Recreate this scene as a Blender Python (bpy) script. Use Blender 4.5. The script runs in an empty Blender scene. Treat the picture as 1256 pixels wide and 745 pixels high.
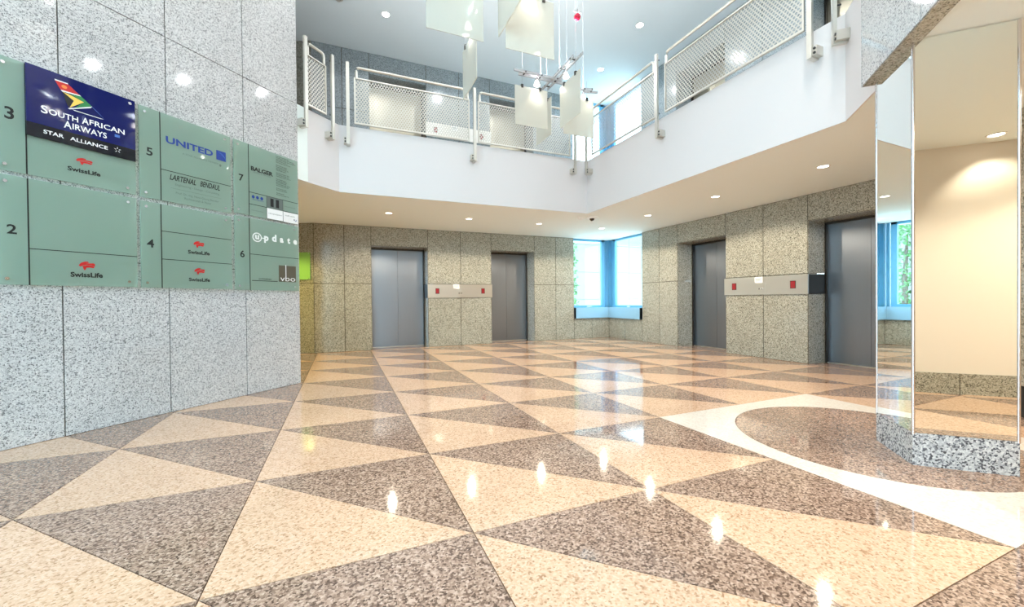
import bpy, bmesh, math, random
import numpy as np
from mathutils import Matrix, Vector
random.seed(7)
SC = bpy.context.scene
COL = SC.collection
R2 = 2 ** .5

# ------------------------------------------------------------------ camera
F, CY, YAW, PITCH, ROLL, CX, CYW, CH = 491.633, 371.627, .399105, -.0089176, .009723, 1.47662, -2.70423, 1.03763
def cam_axes():
    cy, sy = math.cos(YAW), math.sin(YAW)
    r = np.array([cy, -sy, 0.]); f = np.array([sy, cy, 0.]); d = np.array([0, 0, -1.])
    cp, sp = math.cos(PITCH), math.sin(PITCH)
    f2 = f * cp - d * sp; d2 = d * cp + f * sp
    cr, sr = math.cos(ROLL), math.sin(ROLL)
    return r * cr + d2 * sr, d2 * cr - r * sr, f2
_r, _d, _f = cam_axes()
cd = bpy.data.cameras.new('camera'); cam = bpy.data.objects.new('camera', cd); COL.objects.link(cam)
cam.matrix_world = Matrix(((_r[0], -_d[0], -_f[0], CX), (_r[1], -_d[1], -_f[1], CYW), (_r[2], -_d[2], -_f[2], CH), (0, 0, 0, 1)))
cd.sensor_width = 36; cd.lens = F / 1256 * 36; cd.shift_y = (CY - 372.5) / 1256; cd.clip_start = .02
SC.camera = cam
def proj(x, y, z):
    v = np.array([x - CX, y - CYW, z - CH]); dz = v @ _f
    return (628 + F * (v @ _r) / dz, CY + F * (v @ _d) / dz, dz)

# ------------------------------------------------------------------ world, exposure
w = bpy.data.worlds.new('sky'); SC.world = w; w.use_nodes = True
bg = w.node_tree.nodes['Background']; bg.inputs[0].default_value = (.57, .825, 1, 1); bg.inputs[1].default_value = 6.5
vs = SC.view_settings; vs.view_transform = 'Standard'; vs.look = 'None'; vs.gamma = 1; vs.use_curve_mapping = False
vs.exposure = 0.56
P_LOW, P_UP, P_ATR, P_WASH, P_PEND, P_UPL = 56, 36, 10, 100, 3.5, 74
WARM = (1, .87, .68); NEUTRAL = (1, .93, .84); COOL = (.93, .97, 1)

# ------------------------------------------------------------------ materials
def mat(name, col=(.8, .8, .8), rough=.5, metal=0, **kw):
    m = bpy.data.materials.new(name); m.use_nodes = True
    p = m.node_tree.nodes['Principled BSDF']
    p.inputs['Base Color'].default_value = (*col, 1); p.inputs['Roughness'].default_value = rough; p.inputs['Metallic'].default_value = metal
    for k, v in kw.items(): p.inputs[k.replace('_', ' ')].default_value = v
    return m
def ramp(nt, stops, interp='LINEAR'):
    r = nt.nodes.new('ShaderNodeValToRGB'); r.color_ramp.interpolation = interp
    e = r.color_ramp.elements
    while len(e) < len(stops): e.new(.5)
    for i, (p, c) in enumerate(stops): e[i].position = p; e[i].color = (*c, 1)
    return r
def granite(name, stops, scale=75, rough=.12, spec=.5, tone=.1):
    """speckled polished granite: coloured crystals + a soft large-scale tone, in world metres"""
    m = mat(name, rough=rough); nt = m.node_tree; L = nt.links.new; p = nt.nodes['Principled BSDF']
    g = nt.nodes.new('ShaderNodeNewGeometry')
    n0 = nt.nodes.new('ShaderNodeTexNoise'); n0.inputs['Scale'].default_value = scale * .8; n0.inputs['Detail'].default_value = 2
    L(g.outputs['Position'], n0.inputs['Vector'])
    mx = nt.nodes.new('ShaderNodeVectorMath'); mx.operation = 'MULTIPLY_ADD'
    L(n0.outputs['Color'], mx.inputs[0]); mx.inputs[1].default_value = (.9 / scale,) * 3; L(g.outputs['Position'], mx.inputs[2])
    v = nt.nodes.new('ShaderNodeTexVoronoi'); v.inputs['Scale'].default_value = scale; L(mx.outputs[0], v.inputs['Vector'])
    s = nt.nodes.new('ShaderNodeSeparateColor'); L(v.outputs['Color'], s.inputs[0])
    n1 = nt.nodes.new('ShaderNodeTexNoise'); n1.inputs['Scale'].default_value = scale * .3; n1.inputs['Detail'].default_value = 3
    L(g.outputs['Position'], n1.inputs['Vector'])
    a = nt.nodes.new('ShaderNodeMath'); a.operation = 'MULTIPLY_ADD'; L(n1.outputs['Fac'], a.inputs[0]); a.inputs[1].default_value = .5; a.inputs[2].default_value = -.25
    b = nt.nodes.new('ShaderNodeMath'); b.operation = 'ADD'; L(s.outputs[0], b.inputs[0]); L(a.outputs[0], b.inputs[1])
    r = ramp(nt, stops); L(b.outputs[0], r.inputs[0])
    n2 = nt.nodes.new('ShaderNodeTexNoise'); n2.inputs['Scale'].default_value = 1.6; L(g.outputs['Position'], n2.inputs['Vector'])
    r2 = ramp(nt, [(.3, (1 - tone,) * 3), (.7, (1 + tone * .0,) * 3)]); L(n2.outputs['Fac'], r2.inputs[0])
    mm = nt.nodes.new('ShaderNodeMix'); mm.data_type = 'RGBA'; mm.blend_type = 'MULTIPLY'; mm.inputs[0].default_value = 1
    L(r.outputs[0], mm.inputs[6]); L(r2.outputs[0], mm.inputs[7]); L(mm.outputs[2], p.inputs['Base Color'])
    p.inputs['Specular IOR Level'].default_value = spec
    return m
GREY = [(.0, (.17, .165, .17)), (.13, (.28, .275, .28)), (.24, (.48, .465, .47)), (.5, (.59, .575, .575)), (.8, (.675, .66, .65)), (1, (.745, .725, .715))]
COARSE = [(.0, (.07, .07, .08)), (.22, (.15, .15, .17)), (.34, (.40, .40, .42)), (.6, (.54, .54, .55)), (1, (.74, .73, .72))]
YEL = [(.0, (.09, .085, .066)), (.15, (.155, .147, .117)), (.28, (.31, .297, .24)), (.5, (.385, .37, .305)), (.8, (.465, .45, .38)), (1, (.55, .535, .465))]
PEACH = [(.0, (.40, .24, .14)), (.10, (.52, .325, .20)), (.24, (.66, .44, .30)), (.6, (.72, .485, .335)), (1, (.78, .56, .42))]
BROWN = [(.0, (.10, .062, .046)), (.22, (.19, .122, .09)), (.42, (.32, .214, .162)), (.7, (.43, .295, .225)), (1, (.60, .44, .35))]
M = {}
M['g_grey'] = granite('granite_grey', GREY, 150, .06)
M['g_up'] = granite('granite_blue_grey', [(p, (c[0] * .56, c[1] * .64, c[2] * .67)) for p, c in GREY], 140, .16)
M['g_plinth'] = granite('granite_grey_coarse', COARSE, 110, .14)
M['g_yel'] = granite('granite_warm_grey', YEL, 125, .14)
M['t_light'] = granite('granite_peach', PEACH, 125, .06, .42)
M['t_dark'] = granite('granite_brown', BROWN, 120, .06, .42)
M['t_white'] = granite('terrazzo_white', [(0, (.70, .62, .54)), (.3, (.77, .70, .625)), (1, (.83, .77, .70))], 90, .06, .55, .04)
M['grout'] = mat('grout', (.13, .085, .05), .8)
M['joint'] = mat('joint_filler', (.10, .085, .06), .9)
def plaster(name, col):
    m = mat(name, col, .75); nt = m.node_tree; L = nt.links.new
    g = nt.nodes.new('ShaderNodeNewGeometry'); n = nt.nodes.new('ShaderNodeTexNoise'); n.inputs['Scale'].default_value = 55; n.inputs['Detail'].default_value = 4
    L(g.outputs['Position'], n.inputs['Vector']); b = nt.nodes.new('ShaderNodeBump'); b.inputs['Strength'].default_value = .06; b.inputs['Distance'].default_value = .004
    L(n.outputs['Fac'], b.inputs['Height']); L(b.outputs[0], nt.nodes['Principled BSDF'].inputs['Normal'])
    return m
M['carpet'] = mat('upper_floor_stone', (.42, .40, .37), .5)
M['white'] = plaster('plaster_white', (.695, .675, .68))
M['ceil'] = plaster('ceiling_paint', (.83, .89, .865))
M['ceil_up'] = plaster('upper_ceiling_paint', (.84, .885, .90))
M['cream'] = plaster('plaster_cream', (.79, .725, .64))
def brushed(name, col, rough, axis='z'):
    m = mat(name, col, rough, 1); nt = m.node_tree; L = nt.links.new
    g = nt.nodes.new('ShaderNodeNewGeometry'); mp = nt.nodes.new('ShaderNodeMapping'); L(g.outputs['Position'], mp.inputs['Vector'])
    mp.inputs['Scale'].default_value = (160, 160, 2) if axis == 'z' else (3, 3, 900)
    n = nt.nodes.new('ShaderNodeTexNoise'); n.inputs['Scale'].default_value = 1; n.inputs['Detail'].default_value = 2; L(mp.outputs[0], n.inputs['Vector'])
    r = ramp(nt, [(.3, (rough - .06,) * 3), (.7, (rough + .08,) * 3)]); L(n.outputs['Fac'], r.inputs[0]); L(r.outputs[0], nt.nodes['Principled BSDF'].inputs['Roughness'])
    return m
M['leaf'] = brushed('brushed_steel_door', (.28, .305, .345), .36)
M['leaf_up'] = brushed('brushed_bronze_steel', (.40, .36, .28), .40)
M['steel'] = brushed('brushed_steel', (.74, .72, .67), .34, 'x')
M['bronze'] = mat('dark_metal', (.05, .045, .04), .4, .8)
M['rail'] = mat('satin_nickel', (.66, .63, .57), .34, .75)
M['mesh'] = mat('perforated_steel', (.54, .52, .47), .42, .5)
M['bolt'] = mat('dark_bolt', (.05, .05, .05), .4, .6)
M['mirror'] = mat('mirror_glass', (.90, .94, .92), .0, 1)
M['chrome'] = mat('chrome_trim', (.78, .76, .78), .18, 1)
M['blue'] = mat('blue_window_paint', (.10, .34, .54), .4)
M['sill'] = mat('pale_blue_sill', (.26, .47, .64), .35)
M['black'] = mat('black_print', (.006, .006, .006), .6)
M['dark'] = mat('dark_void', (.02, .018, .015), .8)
M['wprint'] = mat('white_print', (.85, .85, .85), .5)
M['red'] = mat('red_print', (.55, .012, .012), .45)
M['navy'] = mat('navy_panel', (.006, .009, .095), .05)
M['blk_gloss'] = mat('black_panel', (.006, .006, .012), .06)
M['yellow'] = mat('yellow_print', (.85, .58, .10), .5)
M['green'] = mat('green_print', (.02, .22, .06), .5)
M['orange'] = mat('orange_print', (.85, .25, .05), .5)
M['lblue'] = mat('light_blue_print', (.05, .15, .50), .5)
M['ublue'] = mat('blue_print', (.008, .04, .27), .45)
M['grey_print'] = mat('grey_print', (.13, .16, .15), .5)
M['taupe'] = mat('taupe_print', (.10, .085, .055), .4)
M['paper'] = mat('paper', (.85, .85, .84), .6)
M['ext_white'] = mat('exterior_render', (.29, .265, .25), .8)
M['ext_ground'] = mat('exterior_paving', (.78, .75, .70), .8)
M['foliage'] = mat('leaf_green', (.10, .26, .07), .6)
M['bark'] = mat('bark', (.17, .11, .07), .9)
M['plastic'] = mat('white_plastic', (.80, .80, .78), .4)
M['dome'] = mat('dark_dome', (.01, .01, .012), .1)
M['gsign'] = mat('green_acrylic', (.30, .62, .16), .15)
M['redball'] = mat('red_enamel', (.62, .01, .05), .25)
M['cable'] = mat('steel_cable', (.55, .56, .58), .4, .7)
M['track'] = mat('lamp_rail_grey', (.42, .44, .46), .4, .6)
def emit(name, col, s):
    m = bpy.data.materials.new(name); m.use_nodes = True; nt = m.node_tree
    p = nt.nodes['Principled BSDF']; p.inputs['Base Color'].default_value = (*col, 1)
    p.inputs['Emission Color'].default_value = (*col, 1); p.inputs['Emission Strength'].default_value = s
    return m
M['lamp'] = emit('lamp_lens', (1, .93, .82), 6)
M['lamp_up'] = emit('lamp_lens_upper', (1, .96, .90), 25)
M['bulb'] = emit('bulb_glow', (1, .95, .88), 14)
M['led'] = emit('red_display', (.26, .005, .012), .05)
def glassy(name, tint, trans, diff, gloss=.08, grough=.02):
    """thin sheet glass: see-through share, a frosted (diffusing) share and a surface reflection"""
    m = bpy.data.materials.new(name); m.use_nodes = True; nt = m.node_tree; nt.nodes.clear(); L = nt.links.new
    out = nt.nodes.new('ShaderNodeOutputMaterial')
    t = nt.nodes.new('ShaderNodeBsdfTransparent'); t.inputs[0].default_value = (*tint, 1)
    d = nt.nodes.new('ShaderNodeBsdfDiffuse'); d.inputs[0].default_value = (*diff, 1)
    tl = nt.nodes.new('ShaderNodeBsdfTranslucent'); tl.inputs[0].default_value = (*diff, 1)
    md = nt.nodes.new('ShaderNodeMixShader'); md.inputs[0].default_value = .45; L(d.outputs[0], md.inputs[1]); L(tl.outputs[0], md.inputs[2])
    m1 = nt.nodes.new('ShaderNodeMixShader'); m1.inputs[0].default_value = trans; L(md.outputs[0], m1.inputs[1]); L(t.outputs[0], m1.inputs[2])
    gl = nt.nodes.new('ShaderNodeBsdfGlossy'); gl.inputs['Roughness'].default_value = grough
    fr = nt.nodes.new('ShaderNodeFresnel'); fr.inputs[0].default_value = 1.45
    gm = nt.nodes.new('ShaderNodeNewGeometry'); fb = nt.nodes.new('ShaderNodeMath'); fb.operation = 'MULTIPLY_ADD'
    L(gm.outputs['Backfacing'], fb.inputs[0]); fb.inputs[1].default_value = -1; fb.inputs[2].default_value = 1   # only the entry face reflects
    ff = nt.nodes.new('ShaderNodeMath'); ff.operation = 'MULTIPLY'; L(fb.outputs[0], ff.inputs[0]); L(fr.outputs[0], ff.inputs[1])
    m2 = nt.nodes.new('ShaderNodeMixShader'); L(ff.outputs[0], m2.inputs[0]); L(m1.outputs[0], m2.inputs[1]); L(gl.outputs[0], m2.inputs[2])
    L(m2.outputs[0], out.inputs[0]); return m
M['pane'] = glassy('window_pane', (.93, .98, .98), .985, (.7, .75, .75))
M['plate'] = glassy('sign_glass', (.76, .90, .83), .46, (.54, .66, .585))
M['frost'] = glassy('frosted_panel', (1, 1, .97), .16, (.78, .785, .73), grough=.25)

# ------------------------------------------------------------------ mesh helpers
class MB:
    def __init__(s): s.v = []; s.f = []
    def add(s, vs, fs):
        o = len(s.v); s.v += [tuple(map(float, v)) for v in vs]; s.f += [tuple(i + o for i in f) for f in fs]; return s
    def box(s, x0, x1, y0, y1, z0, z1):
        return s.add([(x0, y0, z0), (x1, y0, z0), (x1, y1, z0), (x0, y1, z0), (x0, y0, z1), (x1, y0, z1), (x1, y1, z1), (x0, y1, z1)],
                     [(3, 2, 1, 0), (4, 5, 6, 7), (0, 1, 5, 4), (1, 2, 6, 5), (2, 3, 7, 6), (3, 0, 4, 7)])
    def prism(s, poly, z0, z1):
        n = len(poly); a = sum(poly[i][0] * poly[(i + 1) % n][1] - poly[(i + 1) % n][0] * poly[i][1] for i in range(n))
        if a < 0: poly = poly[::-1]
        return s.add([(x, y, z0) for x, y in poly] + [(x, y, z1) for x, y in poly],
                     [tuple(range(n - 1, -1, -1)), tuple(range(n, 2 * n))] + [(i, (i + 1) % n, n + (i + 1) % n, n + i) for i in range(n)])
    def wall_poly(s, poly, y0, y1):
        """outline in x,z extruded along y (y0 = room side, smaller)"""
        n = len(poly); a = sum(poly[i][0] * poly[(i + 1) % n][1] - poly[(i + 1) % n][0] * poly[i][1] for i in range(n))
        if a < 0: poly = poly[::-1]
        return s.add([(x, y0, z) for x, z in poly] + [(x, y1, z) for x, z in poly],
                     [tuple(range(n)), tuple(range(2 * n - 1, n - 1, -1))] + [((i + 1) % n, i, n + i, n + (i + 1) % n) for i in range(n)])
    def tube(s, pts, r, n=10, r1=None):
        pts = [Vector(p) for p in pts]; rings = []
        for i, p in enumerate(pts):
            d = ((pts[min(i + 1, len(pts) - 1)] - p).normalized() + (p - pts[max(i - 1, 0)]).normalized()).normalized()
            u = d.cross(Vector((0, 0, 1))) if abs(d.z) < .95 else d.cross(Vector((1, 0, 0)))
            u.normalize(); v = d.cross(u); rr = r if r1 is None else r + (r1 - r) * i / (len(pts) - 1)
            rings.append([p + (u * math.cos(t) + v * math.sin(t)) * rr for t in [2 * math.pi * k / n for k in range(n)]])
        vs = [q for g in rings for q in g]; fs = []
        for i in range(len(rings) - 1):
            for k in range(n): fs.append((i * n + k, (i + 1) * n + k, (i + 1) * n + (k + 1) % n, i * n + (k + 1) % n))
        fs.append(tuple(range(n))); fs.append(tuple(range((len(rings) - 1) * n + n - 1, (len(rings) - 1) * n - 1, -1)))
        return s.add(vs, fs)
    def lathe(s, prof, n=24, c=(0, 0, 0)):
        vs = []; fs = []
        for r, z in prof: vs += [(c[0] + r * math.cos(2 * math.pi * k / n), c[1] + r * math.sin(2 * math.pi * k / n), c[2] + z) for k in range(n)]
        for i in range(len(prof) - 1):
            for k in range(n): fs.append((i * n + k, i * n + (k + 1) % n, (i + 1) * n + (k + 1) % n, (i + 1) * n + k))
        return s.add(vs, fs)
    def mesh(s, name, m, smooth=False, fix=True):
        me = bpy.data.meshes.new(name); me.from_pydata(s.v, [], s.f)
        if fix:
            b = bmesh.new(); b.from_mesh(me); bmesh.ops.recalc_face_normals(b, faces=b.faces[:]); b.to_mesh(me); b.free()
        me.materials.append(m)
        if smooth: me.shade_smooth(); me.set_sharp_from_angle(angle=.7)
        return me
    def obj(s, name, m, parent=None, smooth=False, fix=True, kind=None):
        return link(name, s.mesh(name, m, smooth, fix), parent, kind)
def link(name, me, parent=None, kind=None):
    o = bpy.data.objects.new(name, me); COL.objects.link(o)
    if parent: o.parent = parent
    if kind: o['kind'] = kind
    return o
def tag(o, label, cat, group=None, kind=None):
    o['label'] = label; o['category'] = cat
    if group: o['group'] = group
    if kind: o['kind'] = kind
    return o
def root(name, label=None, cat=None, loc=(0, 0, 0), rz=0, group=None, kind=None):
    o = bpy.data.objects.new(name, None); COL.objects.link(o); o.empty_display_size = .1
    o.location = loc; o.rotation_euler = (0, 0, rz)
    if label: o['label'] = label
    if cat: o['category'] = cat
    if group: o['group'] = group
    if kind: o['kind'] = kind
    return o
def copy_tree(o, parent=None):
    c = o.copy(); COL.objects.link(c)
    if parent: c.parent = parent
    for ch in list(o.children): copy_tree(ch, c)
    return c
def text_mesh(name, body, x0, x1, z0, z1, n, m, bold=0., shear=0.):
    """flat lettering fitted to a rectangle on a wall frame (x right, y into the wall, z up)"""
    cu = bpy.data.curves.new(name, 'FONT'); cu.body = body; cu.resolution_u = 3; cu.offset = bold; cu.shear = shear
    t = bpy.data.objects.new(name, cu); COL.objects.link(t)
    dg = bpy.context.evaluated_depsgraph_get(); me = bpy.data.meshes.new_from_object(t.evaluated_get(dg))
    bpy.data.objects.remove(t); bpy.data.curves.remove(cu)
    xs = [v.co.x for v in me.vertices]; ys = [v.co.y for v in me.vertices]
    ax, bx, ay, by = min(xs), max(xs), min(ys), max(ys)
    for v in me.vertices:
        v.co = (x0 + (v.co.x - ax) / (bx - ax) * (x1 - x0), -n, z0 + (v.co.y - ay) / max(by - ay, 1e-6) * (z1 - z0))
    me.materials.clear(); me.materials.append(m); me.name = name
    return me
def spot(parent, loc, power, col, size, blend=.25, radius=.03, aim=None):
    l = bpy.data.lights.new('lamp_light', 'SPOT'); l.energy = power; l.color = col; l.spot_size = math.radians(size); l.spot_blend = blend; l.shadow_soft_size = radius
    o = bpy.data.objects.new('lamp_light', l); COL.objects.link(o); o.parent = parent; o.location = loc
    if aim: o.rotation_euler = Vector(aim).to_track_quat('-Z', 'Y').to_euler()
    return o

# ------------------------------------------------------------------ main dimensions (metres)
YB, XR = 6.15, 8.02            # faces of the two lift walls
ZC, ZS, ZT = 2.59, 3.535, 6.19  # gallery soffit, gallery floor, upper ceiling
UP = 3.56                       # storey offset
XF, YF = 5.61, 3.51             # gallery edge (atrium side)

# ------------------------------------------------------------------ floor
fl = MB().box(-6, 8.3, -9, 6.75, -.25, -.022).obj('floor', M['grout'], kind='structure')
def clip(poly, a, b, c):        # keep a*x+b*y<=c
    out = []
    for i in range(len(poly)):
        p, q = poly[i], poly[(i + 1) % len(poly)]; dp, dq = a * p[0] + b * p[1] - c, a * q[0] + b * q[1] - c
        if dp <= 0: out.append(p)
        if dp * dq < 0: t = dp / (dp - dq); out.append((p[0] + t * (q[0] - p[0]), p[1] + t * (q[1] - p[1])))
    return out
def shrink(poly, g):
    n = len(poly); A = sum(poly[i][0] * poly[(i + 1) % n][1] - poly[(i + 1) % n][0] * poly[i][1] for i in range(n)); s = 1 if A > 0 else -1
    out = []
    for i in range(n):
        p0, p1, p2 = Vector(poly[i - 1]), Vector(poly[i]), Vector(poly[(i + 1) % n])
        d1, d2 = (p1 - p0).normalized(), (p2 - p1).normalized()
        n1, n2 = Vector((-d1.y, d1.x)) * s, Vector((-d2.y, d2.x)) * s
        k = (n1 + n2); k = k / max(1 + n1.dot(n2), .2); out.append(tuple(p1 + k * g))
    return out
far = {'t_light': MB(), 't_dark': MB()}
std = {}
GAP = .0022
for key, tri in (('t_light', [(0, 0), (1, 0), (0, 1)]), ('t_dark', [(1, 0), (1, 1), (0, 1)])):
    std[key] = MB().prism(shrink(tri, GAP), -.02, 0).mesh('floor_tile', M[key])
tiles = []
for i in range(-5, 9):
    for j in range(-9, 7):
        if 4 <= i < 6 and -2 <= j < 0: continue
        if j - i > 3.1 and j < 2: continue
        if i + j < -6.5 or (j - i < -8.2 and i + j < -1.5): continue
        for key, tri in (('t_light', [(0, 0), (1, 0), (0, 1)]), ('t_dark', [(1, 0), (1, 1), (0, 1)])):
            poly = [(i + a, j + b) for a, b in tri]
            if j > 5 or i > 6:
                poly = clip(clip(poly, 0, 1, YB + .06), 1, 0, XR + .06)
                if len(poly) < 3: continue
            c = (i + .5, j + .5); vis = []
            for p in poly:
                q = proj(p[0], p[1], 0); vis.append(q[2] > .25 and -160 < q[0] < 1420 and q[1] < 1100)
            if any(vis) or (3 <= i < 5 and -5 <= j < -1): tiles.append((key, (i, j), poly if len(poly) != 3 or j > 5 or i > 6 else None))
            else: far[key].prism(shrink(poly, GAP), -.02, 0)
for key, (i, j), poly in tiles:
    if poly is None: link('floor_tile', std[key], fl).location = (i, j, 0)
    else: MB().prism(shrink(poly, GAP), -.02, 0).obj('floor_tile', M[key], fl)
for key in far: far[key].obj('distant_tiles', M[key], fl, kind='stuff')
# white square with a round brown field (four quarters each)
RC, RX, RY = .842, 5.005, -1.01
for q in range(4):
    a0 = math.pi / 2 * q; arc = [(RX + RC * math.cos(a0 + math.pi / 2 * k / 16), RY + RC * math.sin(a0 + math.pi / 2 * k / 16)) for k in range(17)]
    cx, cy = [(6, 0), (4, 0), (4, -2), (6, -2)][q]
    m0 = {0: (6, RY), 1: (RX, 0), 2: (4, RY), 3: (RX, -2)}[q]; m1 = {0: (RX, 0), 1: (4, RY), 2: (RX, -2), 3: (6, RY)}[q]
    out = [(RX + (x - RX) * 1.002, RY + (y - RY) * 1.002) for x, y in arc]
    o = MB().prism(out[::-1] + [m0, (cx, cy), m1], -.02, 0).obj('floor_corner_tile', M['t_white'], fl)
    inn = [(RX + (x - RX) * .999, RY + (y - RY) * .999) for x, y in arc]
    MB().prism(shrink(inn + [(RX, RY)], .0012), -.02, 0).obj('floor_round_tile', M['t_dark'], fl)

# ------------------------------------------------------------------ panelled granite walls
def panel_wall(name, loc, rz, panels, m, core=.22, cap=None, gap=.006):
    """panels: (x0,x1,z0,z1) in the wall's own frame; the joints show the dark core between them"""
    c = MB()
    for x0, x1, z0, z1 in panels + (cap or []): c.box(x0, x1, .012, core, z0, z1)
    o = c.obj(name, M['joint'], kind='structure'); o.location = loc; o.rotation_euler = (0, 0, rz)
    for x0, x1, z0, z1 in panels:
        MB().box(x0 + gap, x1 - gap, 0, .0118, z0 + gap, z1 - gap).obj('granite_panel', m, o)
    return o
def rows(x0, x1, zs): return [(x0, x1, zs[k], zs[k + 1]) for k in range(len(zs) - 1)]
# back lift wall (frame x = world X, origin at Y = YB) and right lift wall (frame x = YB - Y)
BX = [.95, 1.51, 2.03]; D1 = (2.03, 3.21); PB = [3.21, 3.95, 4.69]; D2 = (4.69, 5.815); TB = [5.815, 6.41, 6.94]
RY_ = [4.86, 4.30, 3.77]; D3 = (3.77, 2.605); PR = [2.605, 1.885, 1.18]; D4 = (1.18, .02)
RT = [.02, -.7, -1.4, -2.1, -2.8, -3.5, -4.2, -4.9, -5.6, -6.3, -7.0, -7.7, -8.4]
def lift_walls(z, zc, suffix):
    zs = [z, z + 1.39, zc]; zd = z + 2.19; ps = []
    for xs in (BX, PB, TB):
        for a, b in zip(xs, xs[1:]): ps += rows(a, b, zs)
    for a, b in (D1, D2): ps.append((a, b, zd, zc))
    for a, b in ((6.94, 7.48), (7.48, XR)): ps.append((a, b, z, z + .53))
    panel_wall('wall_' + suffix + 'back', (0, YB, 0), 0, ps, M['g_up'] if z else M['g_yel'], cap=[(XR, XR + .22, z, z + .78)])
    ps = []
    for ys in (RY_, PR, RT):
        for a, b in zip(ys, ys[1:]): ps += rows(YB - a, YB - b, zs)
    for a, b in (D3, D4): ps.append((YB - a, YB - b, zd, zc))
    for a, b in ((YB, 5.5), (5.5, 4.86)): ps.append((YB - a, YB - b, z, z + .53))
    panel_wall('wall_' + suffix + 'right', (XR, YB, 0), -math.pi / 2, ps, M['g_up'] if z else M['g_yel'])
lift_walls(0, ZC, ''); lift_walls(UP, ZT, 'upper_')
# canted wall of the side passage behind the sign wall
ps = []
for a, b in ((0, .75), (.75, 1.5), (1.5, 2.25), (2.25, 3.0), (3.0, 3.75), (3.75, 4.5), (4.5, 5.25)): ps += rows(-b, -a, [0, 1.39, ZC]) + rows(-b, -a, [UP, UP + 1.39, ZT])
panel_wall('wall_passage', (.95, YB, 0), -math.radians(25), ps, M['g_yel'])
MB().box(-4.3, -4.1, -2.2, 8.7, 0, ZT).obj('wall_outer', M['white'], kind='structure')

# diagonal sign wall: frame x = distance along the wall, y = into the wall
SJ = [-4.25, -3.54, -2.835, -2.13, -1.42, -.71, 0, .702, 1.411, 2.138, 2.828]
off = Vector((-1.025, 1.025, 0))  # foot of the line y = x + 2.05
ps = []
for a, b in zip(SJ, SJ[1:]): ps += rows(a, b, [0, 1.39, 3.525, ZT])
panel_wall('wall_left', off, math.pi / 4, ps, M['g_grey'], .30, gap=.004)
# granite wall over the mirrored pillar: frame x runs back towards the camera, y into the wall, on the line y = x - 5.985
LW = 5.985
fo = Vector((LW / 2, -LW / 2, 0)); sE = (4.995 - LW / 2) * R2
ps = []
SG = [-sE, -(4.46 - LW / 2) * R2] + [-(4.46 - LW / 2) * R2 + .71 * k for k in range(1, 8)]
for a, b in zip(SG, SG[1:]): ps += rows(a, b, [2.568, 4.2, ZT])
o = panel_wall('wall_gallery', fo, math.pi / 4 + math.pi, ps, M['g_grey'], .105, gap=.004)
MB().box(SG[0] + .002, SG[-1], .004, .10, 2.5645, 2.5675).obj('granite_soffit', M['g_yel'], o)
MB().box(SG[0] - .012, SG[0] - .001, .0, .105, 2.568, ZT).obj('granite_panel', M['g_grey'], o)

# gallery slab with white fascia (its underside is the lower ceiling)
slab = [(.985, 3.045), (1.45, YF), (XF, YF), (XF, -.58), (5.03, -1.16), (5.0, -1.075), (.73, -5.345), (2.4, -9), (8.25, -9), (8.25, 6.7), (-4.2, 8.6), (-4.2, -2.0)]
MB().prism(slab, ZC, ZS).obj('ceiling', M['ceil'], kind='structure', fix=False)
up_ = [(.985, 3.06), (1.46, YF + .01), (XF + .01, YF + .01), (XF + .01, -.58), (5.04, -1.16), (5.0, -1.2), (.8, -5.5), (2.4, -8.95), (8.0, -8.95), (8.0, 6.1), (-4.05, 8.5), (-4.05, -1.8)]
MB().prism(up_, ZS + .0005, ZS + .006).obj('floor_upper', M['carpet'], kind='structure', fix=False)
# white fascia boards along the gallery edge, one per straight run
fz0, fz1 = ZC - .004, ZS + .002
fas = MB()
for (a, b) in (((.975, 3.055), (1.445, YF)), ((1.445, YF), (XF, YF)), ((XF, YF), (XF, -.58)), ((XF, -.58), (5.04, -1.15))):
    a, b = Vector(a), Vector(b); d = (b - a).normalized(); nrm = Vector((d.y, -d.x)); t = .012
    fas.prism([tuple(a), tuple(b), tuple(b + nrm * t), tuple(a + nrm * t)], fz0, fz1)
fas.obj('trim_1', M['white'], kind='structure')
MB().box(-4.3, 8.4, -9, 8.7, ZT, ZT + .15).obj('ceiling_upper', M['ceil_up'], kind='structure')

# cream wall facing the pillar, with a granite baseboard; side wall; outer walls
cw = Vector((2.915, -3.085, 0)); cl = 7.4
wf = MB().box(0, cl, 0, .2, 0, ZC).obj('wall_front', M['cream'], kind='structure'); wf.location = cw; wf.rotation_euler = (0, 0, -math.pi / 4 + math.pi)
# frame of wall_front: local x runs back; shift so the wall stretches to the right of the photo
wf.rotation_euler = (0, 0, -math.pi / 4); wf.data.transform(Matrix.Diagonal((1, -1, 1, 1))); wf.data.flip_normals()
bb = MB(); 
base = root('baseboard_front', kind='structure', loc=cw, rz=-math.pi / 4)
for k in range(10): MB().box(.004 + .74 * k, .736 + .74 * k, 0, .015, 0, .215).obj('granite_skirting', M['g_yel'], base)
ws = MB().box(0, 3.1, 0, .2, 0, 2.56).obj('wall_side', M['cream'], kind='structure'); ws.location = cw + Vector((0.05, -.05, 0)); ws.rotation_euler = (0, 0, math.pi / 4 + math.pi)
ws.data.transform(Matrix.Diagonal((1, 1, 1, 1)))
MB().box(2.0, 8.4, -9.2, -9.0, 0, ZT).obj('wall_outer_front', M['cream'], kind='structure')

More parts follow.
